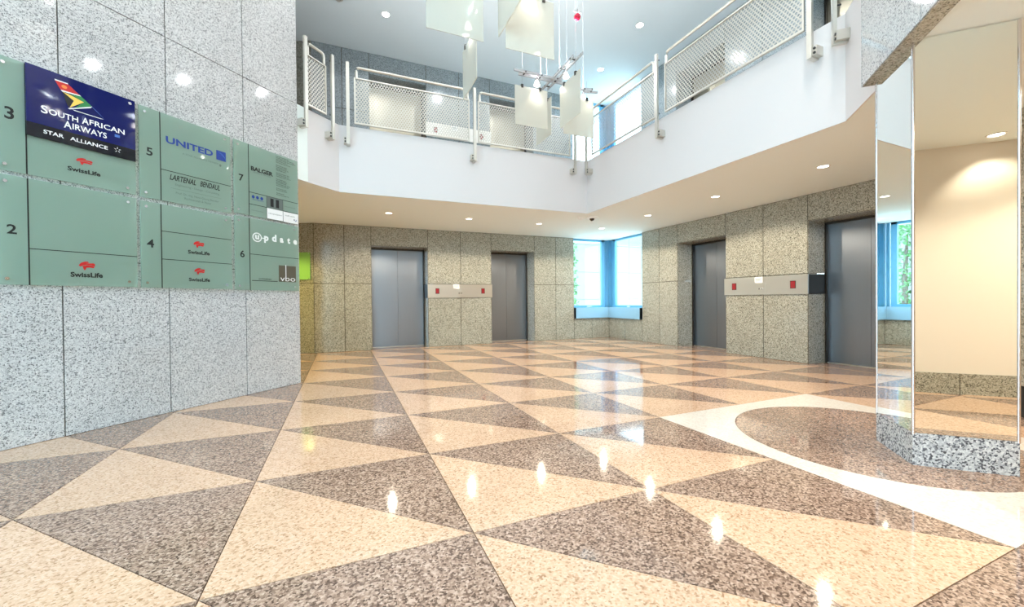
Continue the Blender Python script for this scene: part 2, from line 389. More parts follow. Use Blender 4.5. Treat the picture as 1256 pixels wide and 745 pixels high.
# glazed entrance front behind the camera (daylight comes in here)
e0 = Vector((-3.35, -1.3, 0)); EL = 5.9
ent = root('window_5', kind='structure', loc=e0, rz=-math.pi / 4)
fr = MB()
for k in range(7): fr.box(EL / 6 * k - .03, EL / 6 * k + .03, -.05, .05, 0, 4.2)
for z in (0, 2.3, 4.14): fr.box(0, EL, -.049, .049, z, z + .06)
fr.obj('window_frame', M['rail'], ent)
for k in range(6): MB().box(EL / 6 * k + .03, EL / 6 * (k + 1) - .03, -.004, .004, .06, 4.14).obj('window_pane', M['pane'], ent)
we = MB().box(0, EL, -.05, .2, 4.2, ZT).obj('wall_entrance', M['white'], kind='structure'); we.location = e0; we.rotation_euler = (0, 0, -math.pi / 4)

# ------------------------------------------------------------------ lift doors
def lift_door(idx, loc, rz, wd, z, left_seen=True):
    d = root('door_%d' % idx, kind='structure', loc=(loc[0], loc[1], z), rz=rz)
    H, dep, T = 2.19, .46, .05
    for x0, x1 in ((-T, .004), (wd - .004, wd + T)):
        for z0, z1 in ((0, 1.387), (1.393, H)): MB().box(x0, x1, .013, dep, z0, z1).obj('granite_reveal', M['g_up'] if z else M['g_yel'], d)
    MB().box(-T, wd + T, .013, dep, H - .004, H + .05).obj('granite_head', M['g_up'] if z else M['g_yel'], d)
    j = MB().box(.0, .03, dep - .05, dep + .02, 0, H).box(wd - .03, wd, dep - .05, dep + .02, 0, H).box(0, wd, dep - .05, dep + .02, H - .035, H)
    j.obj('door_jamb', M['bronze'], d)
    mid = wd / 2
    for x0, x1 in ((.03, mid - .002), (mid + .002, wd - .03)): MB().box(x0, x1, dep, dep + .03, .012, H - .035).obj('door_leaf', M['leaf_up'] if z else M['leaf'], d)
    MB().box(0, wd, -.0, dep + .05, -.02, .001).obj('door_threshold', M['t_dark'], d)
    MB().box(.03, wd - .03, dep - .04, dep + .05, .001, .009).obj('door_sill', M['steel'], d)
    MB().box(-T, wd + T, dep + .035, dep + .09, 0, H + .05).obj('door_backing', M['dark'], d)
n = 1
for z in (0, UP):
    for (a, b) in (D1, D2): lift_door(n, (a, YB), 0, b - a, z); n += 1
    for (a, b) in (D3, D4): lift_door(n, (XR, a), -math.pi / 2, a - b, z); n += 1

# call panels on the lift piers
def call_panel(loc, rz, wd, label, flip):
    t = root('call_panel', label, 'panel', loc, rz, 'stainless lift call panels')
    b = MB().box(-.012, wd + .012, -.022, -.001, 0, .30)
    b.obj('face_plate', M['steel'], t)
    for x0 in (-.012, wd + .0005): MB().box(x0, x0 + .0115, 0, .40, 0, .30).obj('return_plate', M['bronze'], t)  # stainless as well; the dark recess they reflect is put into the colour
    for fx in (.135, .855):
        x = fx * wd
        d = MB().box(x - .042, x + .042, -.026, -.022, .09, .21).obj('floor_display', M['bronze'], t)
        MB().box(x - .034, x + .034, -.028, -.026, .098, .202).obj('display_window', M['led'], d)
    bx = wd * .47
    MB().box(bx - .06, bx + .10, -.0245, -.022, .05, .20).obj('button_plate', M['steel'], t)
    for k in (0, 1): MB().tube([(bx + .0 + .05 * k, -.0245, .10), (bx + .05 * k, -.033, .10)], .014, 14).obj('call_button', M['chrome'], t)
    return t
def notice(loc, rz, label):
    t = tag(MB().box(-.07, .07, -.0015, 0, -.05, .05).obj('notice', M['paper']), label, 'notice', 'paper notices on the call panels'); t.location = loc; t.rotation_euler = (0, 0, rz)
    for k in range(3): MB().box(-.05, .05 - .015 * k, -.0022, -.0016, .018 - .02 * k, .025 - .02 * k).obj('print_line', M['grey_print'], t)
wb, wr = PB[2] - PB[0], PR[0] - PR[2]
for z, w1, w2 in ((0, 'between the two left lifts below the gallery', 'on the right pier below the gallery'),
                  (UP, 'on the upper left pier behind the railing', 'on the upper right pier behind the railing')):
    call_panel((PB[0], YB, z + 1.085), 0, wb, 'stainless call panel with red displays ' + w1, 0)
    call_panel((XR, PR[0], z + 1.075), -math.pi / 2, wr, 'stainless call panel with red displays ' + w2, 1)
    notice((3.84, YB - .0225, z + 1.335), 0, 'small white paper notice on the call panel ' + w1)
    notice((XR - .0225, 1.95, z + 1.325), -math.pi / 2, 'small white paper notice on the call panel ' + w2)

# ------------------------------------------------------------------ corner windows (blue frames)
def corner_window(k, loc, rz, wd, z, zc, flip):
    """frame: x to the right seen from the room; the corner post is at the far end (flip: at the near end)"""
    t = root('window_%d' % k, kind='structure', loc=(loc[0], loc[1], z), rz=rz)
    z0, z1 = .80, zc - z
    inn, outr = (.0, wd - .20) if not flip else (.20, wd)
    f = MB().box(inn, inn + .03 if not flip else inn + .10, .07, .13, z0, z1).box(outr - .10 if not flip else outr - .03, outr, .07, .13, z0, z1)
    f.box(inn, outr, .07, .13, z1 - .05, z1); f.box(inn, outr, .065, .135, z0, z0 + .055)
    f.obj('window_frame', M['blue'], t)
    a, b = (inn + .03, outr - .10) if not flip else (inn + .10, outr - .03)
    MB().box(a, b, .096, .104, z0 + .055, z1 - .05).obj('window_pane', M['pane'], t)
    MB().box(.0 if not flip else -.0, wd, -.06, .14, .53, .80 - .001).obj('window_sill', M['sill'], t)
    h = (a + b) / 2
    MB().box(h - .04, h + .04, .045, .066, z0 + .01, z0 + .035).tube([(h, .04, z0 + .03), (h + .09, .03, z0 + .03)], .008, 8).obj('window_handle', M['rail'], t)
    e = .0 if not flip else wd
    MB().box(min(e, e + (.02 if not flip else -.02)) , max(e, e + (.02 if not flip else -.02)), -.062, .0, .525, .80).obj('sill_end_cap', M['bronze'], t)
for k, z, zc in ((1, 0, ZC), (3, UP, ZT)):
    corner_window(k, (6.94, YB), 0, XR - 6.94 + .12, z, zc, False)
    corner_window(k + 1, (XR, YB + .12), -math.pi / 2, YB + .12 - 4.86, z, zc, True)
    post = MB()
    for (dx, dy, s) in ((.0, .0, .11), (-.10, .035, .05), (.035, -.10, .05), (-.17, .05, .04), (.05, -.17, .04)):
        cx, cy = XR + .10 + dx - .02, YB + .10 + dy - .02; post.box(cx - s / 2, cx + s / 2, cy - s / 2, cy + s / 2, z + .80, zc)
    post.obj('trim_%d' % (2 if k == 1 else 3), M['blue'], kind='structure')

# ------------------------------------------------------------------ mirrored pillar
P = [Vector((5.0, -1.07)), Vector((4.675, -1.402)), Vector((5.008, -1.732)), Vector((5.333, -1.40))]
pc = sum(P, Vector((0, 0))) / 4
pil = root('mirrored_pillar', 'square mirror-clad pillar on a speckled granite plinth at the right', 'pillar', (pc.x, pc.y, 0))
L_ = [p - pc for p in P]
MB().prism([tuple(p * .94) for p in L_], .004, ZC).obj('core', M['bronze'], pil)
for k in range(4):
    a, b = L_[k], L_[(k + 1) % 4]; d = (b - a).normalized(); nrm = Vector((-d.y, d.x)); nrm = nrm if nrm.dot(a + b) > 0 else -nrm
    i0, i1 = a * .95, b * .95
    MB().prism([tuple(a), tuple(b), tuple(b * .95), tuple(a * .95)], .0, .198).obj('plinth_slab', M['g_plinth'], pil)
    a2, b2 = a + d * .012, b - d * .012
    MB().prism([tuple(a2 - nrm * .001), tuple(b2 - nrm * .001), tuple(b2 - nrm * .009), tuple(a2 - nrm * .009)], .20, ZC - .003).obj('mirror_panel', M['mirror'], pil)
for k in range(4):
    p = L_[k] * .985
    MB().tube([(p.x, p.y, .19), (p.x, p.y, ZC - .002)], .0085, 10).obj('corner_trim', M['chrome'], pil, smooth=True)
# granite return with a dark niche, beyond the pillar on the right
rp = root('wall_return', kind='structure', loc=(6.56, -1.42, 0), rz=math.pi / 4 + math.pi / 2 * 0)
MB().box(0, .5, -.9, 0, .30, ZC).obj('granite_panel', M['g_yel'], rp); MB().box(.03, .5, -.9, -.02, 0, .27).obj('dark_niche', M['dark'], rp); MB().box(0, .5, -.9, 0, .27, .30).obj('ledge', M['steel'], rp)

# ------------------------------------------------------------------ gallery railing
def perforated(x0, x1, z0, z1, y, pitch=.040, rise=.0285, r=.0131):
    """staggered round (eight-sided) holes punched in a sheet, real openings"""
    m = MB(); nz = max(1, round((z1 - z0) / rise)); hz = (z1 - z0) / nz; nx = max(1, round((x1 - x0) / pitch)); px = (x1 - x0) / nx
    ang = [math.pi / 4 * k for k in range(8)]
    for j in range(nz):
        za, zb = z0 + j * hz, z0 + (j + 1) * hz; zc = (za + zb) / 2
        cells = [(x0 + i * px, x0 + (i + 1) * px) for i in range(nx)] if j % 2 == 0 else [(x0 + (i + .5) * px, x0 + (i + 1.5) * px) for i in range(nx - 1)]
        if j % 2:
            for a, b in ((x0, x0 + px / 2), (x1 - px / 2, x1)): m.add([(a, y, za), (b, y, za), (b, y, zb), (a, y, zb)], [(0, 1, 2, 3)])
        for a, b in cells:
            c = (a + b) / 2; hw = (b - a) / 2; hh = hz / 2
            o = [(c + hw, zc), (c + hw, zb), (c, zb), (a, zb), (a, zc), (a, za), (c, za), (b, za)]
            i_ = [(c + r * math.cos(t), zc + r * math.sin(t)) for t in ang]
            m.add([(x, y, z) for x, z in o] + [(x, y, z) for x, z in i_], [(k, (k + 1) % 8, 8 + (k + 1) % 8, 8 + k) for k in range(8)])
    return m
def post(parent, x, side):
    """flat post outside the fascia with a bolted foot; side = +1 foot turned to larger x"""
    p = MB().box(x - .022, x + .022, -.125, -.095, -.29, .86).obj('post', M['rail'], parent)
    MB().box(x - .0215, x + .0215, -.0945, -.0135, -.2895, -.20).box(*sorted((x + side * .022, x + side * .058)), -.11, -.0135, -.275, -.19).obj('foot_bracket', M['rail'], p)
    for z in (-.255, -.215):
        MB().tube([(x + side * .04, -.11, z), (x + side * .04, -.117, z)], .012, 10).obj('bolt', M['bolt'], p)
    for z in (.055, .79):
        MB().tube([(x, -.095, z), (x, -.06, z)], .008, 8).obj('clip', M['bolt'], p)
def section(parent, x0, x1, ext0=.06, ext1=.06):
    """one mesh panel with its frame and the handrail above, whose ends bend down to the panel"""
    y = -.055
    perforated(x0 + .015, x1 - .015, .055, .665, y).obj('perforated_panel', M['mesh'], parent, fix=False)
    f = MB().box(x0, x0 + .016, y - .012, y + .012, .03, .69).box(x1 - .016, x1, y - .012, y + .012, .03, .69)
    f.box(x0 + .016, x1 - .016, y - .012, y + .012, .674, .69).box(x0 + .016, x1 - .016, y - .014, y + .014, .03, .052)
    f.obj('panel_frame', M['rail'], parent)
    zr = .835
    pts = [(x0 + .03, y, .69), (x0 + .03, y, zr - .05), (x0 + .04, y, zr - .015), (x0 + .07, y, zr), (x1 - .07, y, zr), (x1 - .04, y, zr - .015), (x1 - .03, y, zr - .05), (x1 - .03, y, .69)]
    MB().tube(pts, .019, 12).obj('handrail', M['rail'], parent, smooth=True)
# back side: frame x = world X; origin on the gallery edge at floor level
ra = root('gallery_railing', 'nickel railing with perforated panels along the back gallery edge', 'railing', (0, YF, ZS), 0)
for x, s in ((1.575, -1), (3.44, -1), (5.29, -1)): post(ra, x, s)
section(ra, 1.66, 3.37); section(ra, 3.51, 5.22)
rb = root('gallery_railing', 'nickel railing with perforated panels along the right gallery edge', 'railing', (XF, YF, ZS), -math.pi / 2)
for y, s in ((3.37, 1), (1.63, 1), (-.34, 1)): post(rb, YF - y, s)
section(rb, YF - 3.28, YF - 1.71); section(rb, YF - 1.53, YF + .26)
rc = root('gallery_railing', 'short railing on the canted gallery corner beside the sign wall', 'railing', (.985, 3.065, ZS), math.pi / 4)
for x, s in ((.02, -1), (.45, -1)): post(rc, x, s)
section(rc, .07, .39)
rd_ = root('gallery_railing', 'short railing on the canted gallery corner above the mirrored pillar', 'railing', (XF, -.58, ZS), math.pi / 4 + math.pi)
for x, s in ((.06, 1),): post(rd_, x, s)
section(rd_, .16, .72)

# ------------------------------------------------------------------ glass directory signs on the diagonal wall
def sign_root(name, label, s, z, n=.0, group=None):
    p = off + Vector((s / R2, s / R2, z)) + Vector((n / R2, -n / R2, 0))
    return root(name, label, 'sign', p, math.pi / 4, group)
NF = .034                       # front face of the glass in front of the wall
def plate(s0, s1, z0, z1, label, num, numbox, vline, extra_lines=()):
    t = sign_root('directory_sign', label, s0, z0, 0, 'glass directory plates')
    MB().box(0, s1 - s0, -NF, -NF + .010, 0, z1 - z0).obj('glass_plate', M['plate'], t)
    w, h = s1 - s0, z1 - z0
    so = []
    for x in (.04, w - .06):
        for z in (.045, h - .045): MB().tube([(x, 0, z), (x, -NF - .006, z)], .011, 12).obj('standoff', M['chrome'], t)
    MB().box(vline - s0 - .004, vline - s0 + .004, -NF - .001, -NF - .0002, 0, h).obj('strip_line', M['black'], t)
    for (a, b, z) in extra_lines: MB().box(a - s0, b - s0, -NF - .001, -NF - .0002, z - z0 - .003, z - z0 + .003).obj('divider_line', M['black'], t)
    o = link('floor_number', text_mesh('floor_number', num, numbox[0] - s0, numbox[1] - s0, numbox[2] - z0, numbox[3] - z0, NF + .001, M['black'], .02), t)
    return t, s0, z0
def put(p, body, a, b, z0, z1, m='black', bold=0., name='lettering', n=NF + .001, shear=0.):
    t, s, z = p; return link(name, text_mesh(name, body, a - s, b - s, z0 - z, z1 - z, n, M[m], bold, shear), t)
def shape(p, pts, m, n=NF + .001, name='logo', th=.0006):
    t, s, z = p; return MB().wall_poly([(a - s, b - z) for a, b in pts], -n - th, -n).obj(name, M[m], t)
def rect(a, b, z0, z1): return [(a, z0), (b, z0), (b, z1), (a, z1)]
def bird_logo(p, a, b, z0, z1, ta, tb, t0, t1):
    """red brush-stroke emblem over a small-caps name"""
    W, H = b - a, z1 - z0
    q = lambda pts: [(a + x * W, z0 + y * H) for x, y in pts]
    shape(p, q([(0, .55), (.12, .82), (.35, .98), (.55, 1), (.62, .86), (.42, .83), (.62, .80), (.92, .84), (1, .68), (.96, .52), (.75, .60), (.45, .62), (.2, .5), (.08, .4)]), 'red')
    shape(p, q([(.22, .46), (.5, .58), (.78, .55), (.97, .46), (.9, .28), (.66, .34), (.45, .30), (.42, .1), (.34, .0), (.28, .16)]), 'red')
    put(p, 'SwissLife', ta, tb, t0, t1, 'black', .035)
p3 = plate(.372, 1.158, 1.985, 2.79, 'upper left glass plate numbered 3, mostly covered by a navy airline board', '3', (.416, .462, 2.352, 2.440), .518)
bird_logo(p3, .778, .877, 2.142, 2.197, .73, .923, 2.077, 2.112)
p2 = plate(.372, 1.158, 1.175, 1.955, 'lower left glass plate numbered 2, one red emblem at its foot', '2', (.416, .464, 1.538, 1.606), .520, [(.524, 1.158, 1.443)])
bird_logo(p2, .783, .88, 1.302, 1.373, .735, .926, 1.246, 1.286)
p5 = plate(1.186, 1.972, 1.980, 2.79, 'upper middle glass plate numbered 5 with blue lettering', '5', (1.236, 1.283, 2.362, 2.434), 1.342, [(1.346, 1.972, 2.268)])
put(p5, 'UNITED', 1.386, 1.797, 2.525, 2.588, 'ublue', .03)
shape(p5, rect(1.829, 1.923, 2.511, 2.608), 'ublue', name='emblem_square')
for k in range(4):
    c = [(1.923 - .03 - .016 * k + .0 + (.03 + .016 * k) * math.sin(u), 2.511 + (.05 + .012 * k) * math.cos(u) ) for u in [0, .35, .7, 1.05, 1.4]]
    shape(p5, c + [(x - .002, y - .004) for x, y in c[::-1]], 'lblue', n=NF + .0018, name='emblem_line')
put(p5, 'A STAR ALLIANCE MEMBER', 1.521, 1.850, 2.460, 2.476, 'grey_print'); 
shape(p5, [(1.866 + .011 * math.cos(u * math.pi / 5), 2.458 + .013 * math.sin(u * math.pi / 5)) for u in range(10)], 'grey_print', name='emblem')
put(p5, 'LARTENAL', 1.412, 1.635, 2.190, 2.243, 'black', .02, shear=.3); put(p5, 'BENDAUL', 1.672, 1.859, 2.192, 2.247, 'black', .02, shear=.3)
put(p5, 'Engineering - Design - Consulting', 1.457, 1.851, 2.140, 2.166, 'grey_print'); shape(p5, rect(1.42, 1.87, 2.113, 2.115), 'grey_print', name='thin_line')
put(p5, 'Prof. Dr.-Ing. Hans Georg Bender', 1.461, 1.846, 2.062, 2.087, 'grey_print'); put(p5, 'Rechtsanwalt & Notar', 1.532, 1.774, 2.030, 2.051, 'grey_print')
p4 = plate(1.186, 1.972, 1.173, 1.945, 'lower middle glass plate numbered 4 with two red emblems', '4', (1.228, 1.282, 1.536, 1.610), 1.339, [(1.343, 1.972, 1.698), (1.343, 1.972, 1.440)])
bird_logo(p4, 1.602, 1.700, 1.575, 1.642, 1.554, 1.750, 1.511, 1.548)
bird_logo(p4, 1.606, 1.702, 1.311, 1.376, 1.558, 1.748, 1.243, 1.278)
p7 = plate(2.006, 2.79, 2.0, 2.79, 'upper right glass plate numbered 7 with a column of small print and white cards', '7', (2.056, 2.108, 2.355, 2.430), 2.166, [(2.170, 2.79, 2.260), (2.170, 2.372, 2.128), (2.58, 2.79, 2.13)])
put(p7, 'BALGER', 2.192, 2.457, 2.506, 2.555, 'black', .04); put(p7, 'GEORG & PARTNER', 2.215, 2.431, 2.485, 2.504, 'grey_print')
zz = 2.76
for k, wd in enumerate((.17, .24, .26, .15, .19, 0, .14, .14, .16, .13, 0, .17, .17, .19, 0, .12, .14, .13, .18, .16, 0, .13, .14, 0, .10, .16)):
    z = 2.765 - k * .0182
    if wd: put(p7, ('Rechtsanwalt Steuerberater Gesellschaft mbH und Partner')[:int(wd * 95)].strip(), 2.50, 2.50 + wd, z - .0055, z + .0055, 'black', .01)
for a in (2.214, 2.263, 2.314): shape(p7, [(a + .017 * math.cos(u * math.pi / 6), 2.215 + .019 * math.sin(u * math.pi / 6)) for u in range(12)], 'ublue', name='dot')
put(p7, 'immobilien', 2.205, 2.335, 2.180, 2.194, 'ublue'); 
for a in (2.372, 2.580): shape(p7, rect(a - .002, a + .002, 2.0, 2.26), 'black', name='divider_line')
shape(p7, rect(2.376, 2.576, 2.128, 2.258), 'grey_print', name='card')
for a in (2.419, 2.488): shape(p7, rect(a, a + .04, 2.148, 2.243), 'black', n=NF + .0018, name='bar')
shape(p7, rect(2.376, 2.577, 2.004, 2.124), 'wprint', name='card'); shape(p7, rect(2.584, 2.788, 2.0, 2.124), 'wprint', name='card')
put(p7, 'campusbüro', 2.395, 2.565, 2.055, 2.078, 'grey_print', n=NF + .0018); put(p7, 'media works', 2.610, 2.74, 2.075, 2.093, 'grey_print', n=NF + .0018)
shape(p7, [(2.745, 2.03), (2.765, 2.055), (2.76, 2.03)], 'ublue', n=NF + .0018, name='emblem')
put(p7, 'verwaltung', 2.19, 2.33, 2.055, 2.072, 'grey_print'); put(p7, 'steuerkanzlei', 2.60, 2.75, 2.185, 2.200, 'grey_print')
p6 = plate(2.006, 2.79, 1.167, 1.970, 'lower right glass plate numbered 6 with white lettering', '6', (2.058, 2.107, 1.524, 1.601), 2.165, [(2.169, 2.79, 1.570)])
ring = MB()
for k in range(32):
    u0, u1 = 2 * math.pi * k / 32, 2 * math.pi * (k + 1) / 32; c = (2.252 - 2.006, 1.766 - 1.167)
    ring.wall_poly([(c[0] + rr * math.cos(u) * 1.05, c[1] + rr * math.sin(u)) for rr, u in ((.053, u0), (.053, u1), (.041, u1), (.041, u0))], -NF - .0016, -NF - .001)
ring.obj('ring_logo', M['wprint'], p6[0])
put(p6, 'u', 2.228, 2.277, 1.742, 1.792, 'wprint', .05); shape(p6, rect(2.300, 2.335, 1.760, 1.770), 'wprint', name='dash')
for ch, a, b, z0, z1 in (('p', 2.335, 2.390, 1.715, 1.795), ('d', 2.432, 2.490, 1.742, 1.826), ('a', 2.533, 2.582, 1.742, 1.800), ('t', 2.632, 2.672, 1.742, 1.815), ('e', 2.716, 2.769, 1.742, 1.800)):
    put(p6, ch, a, b, z0, z1, 'wprint', .05)
shape(p6, rect(2.513, 2.746, 1.274, 1.470), 'taupe', name='logo_square'); put(p6, 'vbo', 2.531, 2.735, 1.282, 1.345, 'wprint', n=NF + .0018)
shape(p6, rect(2.602, 2.612, 1.282, 1.478), 'wprint', n=NF + .0018, name='logo_stroke')
shape(p6, rect(2.185, 2.497, 1.272, 1.279), 'black', name='thin_line'); put(p6, 'architekten', 2.264, 2.417, 1.290, 1.309, 'black', .01)
# navy board in front of plate 3
NB = .050
sb = sign_root('airline_board', 'navy blue airline board with a colourful tail emblem over plate 3', .516, 2.272, 0)
MB().box(0, .636, -NB, -NF - .002, .10, .523).obj('navy_face', M['navy'], sb); MB().box(0, .636, -NB, -NF - .002, 0, .0998).obj('black_band', M['blk_gloss'], sb)
for x in (.60,): MB().tube([(x, -NB, .49), (x, -NB - .006, .49)], .012, 12).obj('standoff', M['chrome'], sb)
ps_ = (sb, .516, 2.272); Q = NB + .0004
shape(ps_, [(.663, 2.747), (.735, 2.747), (.737, 2.740), (.665, 2.737)], 'wprint', Q)
shape(ps_, [(.665, 2.737), (.737, 2.740), (.802, 2.686), (.695, 2.680)], 'red', Q)
shape(ps_, [(.715 + .016 * math.cos(u * math.pi / 6), 2.710 + .013 * math.sin(u * math.pi / 6)) for u in range(12)], 'orange', Q + .0008)
shape(ps_, [(.695, 2.680), (.802, 2.686), (.809, 2.680), (.703, 2.669)], 'wprint', Q)
shape(ps_, [(.703, 2.669), (.765, 2.628), (.736, 2.561)], 'black', Q)
shape(ps_, [(.706, 2.669), (.746, 2.664), (.826, 2.641), (.742, 2.562), (.767, 2.626)], 'yellow', Q)
shape(ps_, [(.746, 2.670), (.809, 2.680), (.871, 2.628), (.764, 2.566), (.826, 2.641)], 'green', Q + .0008)
shape(ps_, [(.809, 2.680), (.872, 2.628), (.950, 2.555), (.905, 2.600)], 'lblue', Q)
shape(ps_, [(.732, 2.554), (.873, 2.627), (.864, 2.612), (.742, 2.550)], 'wprint', Q + .0008)
shape(ps_, [(.758, 2.5555), (.945, 2.5545), (.925, 2.5500), (.768, 2.5505)], 'wprint', Q)
for body, a, b, z0, z1 in (('S', .589, .625, 2.462, 2.519), ('OUTH', .630, .790, 2.465, 2.508), ('A', .812, .852, 2.468, 2.520), ('FRICAN', .856, 1.078, 2.476, 2.518),
                           ('A', .709, .752, 2.397, 2.453), ('IRWAYS', .757, .961, 2.402, 2.447)):
    put(ps_, body, a, b, z0, z1, 'wprint', .012, n=Q)
put(ps_, 'STAR', .600, .708, 2.311, 2.340, 'wprint', .015, n=Q); put(ps_, 'ALLIANCE', .742, .966, 2.311, 2.340, 'wprint', .015, n=Q)
for k in range(5):
    u = math.pi / 2 + 2 * math.pi * k / 5; c = (1.029, 2.332)
    pt = lambda r, du: (c[0] + r * math.cos(u + du), c[1] + r * math.sin(u + du))
    shape(ps_, [pt(.026, 0), pt(.012, .28), pt(.009, -.25)], 'wprint', Q, name='star_ray')
shape(ps_, rect(1.012, 1.046, 2.438, 2.459), 'lblue', Q, name='mark')
# small green notice on the passage wall, left of the first lift
gs = tag(MB().box(-.30, .0, -.03, -.012, -.27, .27).obj('wall_sign', M['gsign']), 'green glass wall sign on the canted wall at the far left', 'sign')
gs.location = (.95 - .055, YB + .03, 1.735); gs.rotation_euler = (0, 0, -math.radians(25))
for x in (-.28, -.02):
    for z in (-.25, .25): MB().tube([(x, -.012, z), (x, -.036, z)], .009, 8).obj('standoff', M['chrome'], gs)

# ------------------------------------------------------------------ downlights
def dl_parts(rr, lens):
    ring = MB().lathe([(rr, 0), (rr, -.006), (rr * .80, -.008), (rr * .76, -.001)], 28).mesh('trim_ring', M['plastic'], True)
    disc = MB().lathe([(rr * .77, -.0035), (rr * .4, -.004), (.0005, -.0045)], 28).mesh('lens', M[lens])
    return ring, disc
RING = {'lamp': dl_parts(.072, 'lamp'), 'lamp_up': dl_parts(.08, 'lamp_up')}
def downlight(x, y, z, label, kind, power, col, size, group, blend=.2, aim=None):
    t = root('downlight', label, 'light', (x, y, z), 0, group)
    link('trim_ring', RING[kind][0], t); link('lens', RING[kind][1], t)
    if power: spot(t, (0, 0, -.02), power, col, size, blend, .022, aim)
    return t
nm = ['first', 'second', 'third', 'fourth', 'fifth', 'sixth', 'seventh', 'eighth', 'ninth', 'tenth', 'eleventh']
for k, x in enumerate((2.245, 3.72, 5.22, 6.77)):
    downlight(x, 4.70, ZC, 'recessed downlight under the gallery before the left lifts, %s from the left' % nm[k], 'lamp', P_LOW, WARM, 152, 'downlights under the gallery')
for k, y in enumerate((3.25, 1.77, .27, -1.25, -2.75, -4.2)):
    downlight(6.78, y, ZC, 'recessed downlight under the gallery by the right lifts, %s from the window' % nm[k], 'lamp', P_LOW, WARM, 152, 'downlights under the gallery')
downlight(4.24, -4.06, ZC, 'round recessed downlight close to the cream wall, seen in the pillar mirror', 'lamp', P_LOW * .28, WARM, 118, 'downlights under the gallery', .5, (.17, -.17, -1))
downlight(5.10, -4.90, ZC, 'round recessed downlight along the cream wall, farther from the pillar', 'lamp', P_LOW * .8, WARM, 122, 'downlights under the gallery')
for k, (x, y) in enumerate(((5.65, -2.9), (5.95, -4.35))):  # added outside the mirror's view to lift the light on the cream wall
    downlight(x, y, ZC, 'added unseen downlight between the pillar and the cream wall, %s from the pillar' % nm[k], 'lamp', P_LOW * 1.3, WARM, 150, 'downlights under the gallery')
downlight(-.9, 4.9, ZC, 'round recessed downlight in the side passage behind the sign wall', 'lamp', P_LOW * 2.8, (1, .84, .22), 150, 'downlights under the gallery')
for k, x in enumerate((2.25, 3.75, 5.3, 6.88)):
    downlight(x, 4.85, ZT, 'round light in the upper ceiling along the back gallery, %s from the left' % nm[k], 'lamp_up', P_UP, COOL, 150, 'downlights in the upper ceiling')
for k, y in enumerate((3.35, 1.75, .21, -1.36)):
    downlight(6.7, y, ZT, 'round light in the upper ceiling along the right gallery, %s from the back' % nm[k], 'lamp_up', P_UP, COOL, 150, 'downlights in the upper ceiling')
for k, (x, y) in enumerate(((1.3, 2.0), (2.6, 2.4), (3.2, .9), (2.6, .0), (.9, .0), (3.2, -1.6), (.6, -2.4), (-.9, -1.0))):  # unseen lights, added to light the atrium from above
    downlight(x, y, ZT, 'added unseen downlight high over the atrium, %s of the row' % nm[k], 'lamp_up', P_ATR, NEUTRAL, 130, 'added downlights over the atrium')
for k, s in enumerate((.25, -.75, -1.75)):
    q = Vector((4.62 + s * .7 - .18, -1.38 + s * .7 + .18, ZT))
    downlight(q.x, q.y, ZT, 'round ceiling light close to the granite wall over the pillar, %s from the gallery' % nm[k], 'lamp_up', P_WASH, NEUTRAL, 80, 'wall washers over the atrium')

# ------------------------------------------------------------------ detector and camera on the soffit
t = root('smoke_detector', 'small white smoke detector on the soffit beside the dome camera', 'detector', (5.69, 3.85, ZC))
MB().lathe([(.001, -.05), (.03, -.05), (.034, -.028), (.06, -.024), (.062, 0)], 20).obj('housing', M['plastic'], t, True)
t = root('smoke_detector', 'small grey detector on the upper ceiling above the left end of the gallery', 'detector', (1.47, 4.72, ZT))
MB().lathe([(.001, -.06), (.035, -.06), (.04, -.03), (.075, -.026), (.078, 0)], 20).obj('housing', M['rail'], t, True)
t = root('dome_camera', 'white and black dome camera on the soffit near the window corner', 'camera', (5.87, 3.75, ZC))
MB().lathe([(.05, -.034), (.105, -.026), (.11, 0)], 24).obj('housing', M['plastic'], t, True)
MB().lathe([(.001, -.075), (.025, -.07), (.042, -.052), (.048, -.03)], 20).obj('dome', M['dome'], t, True)

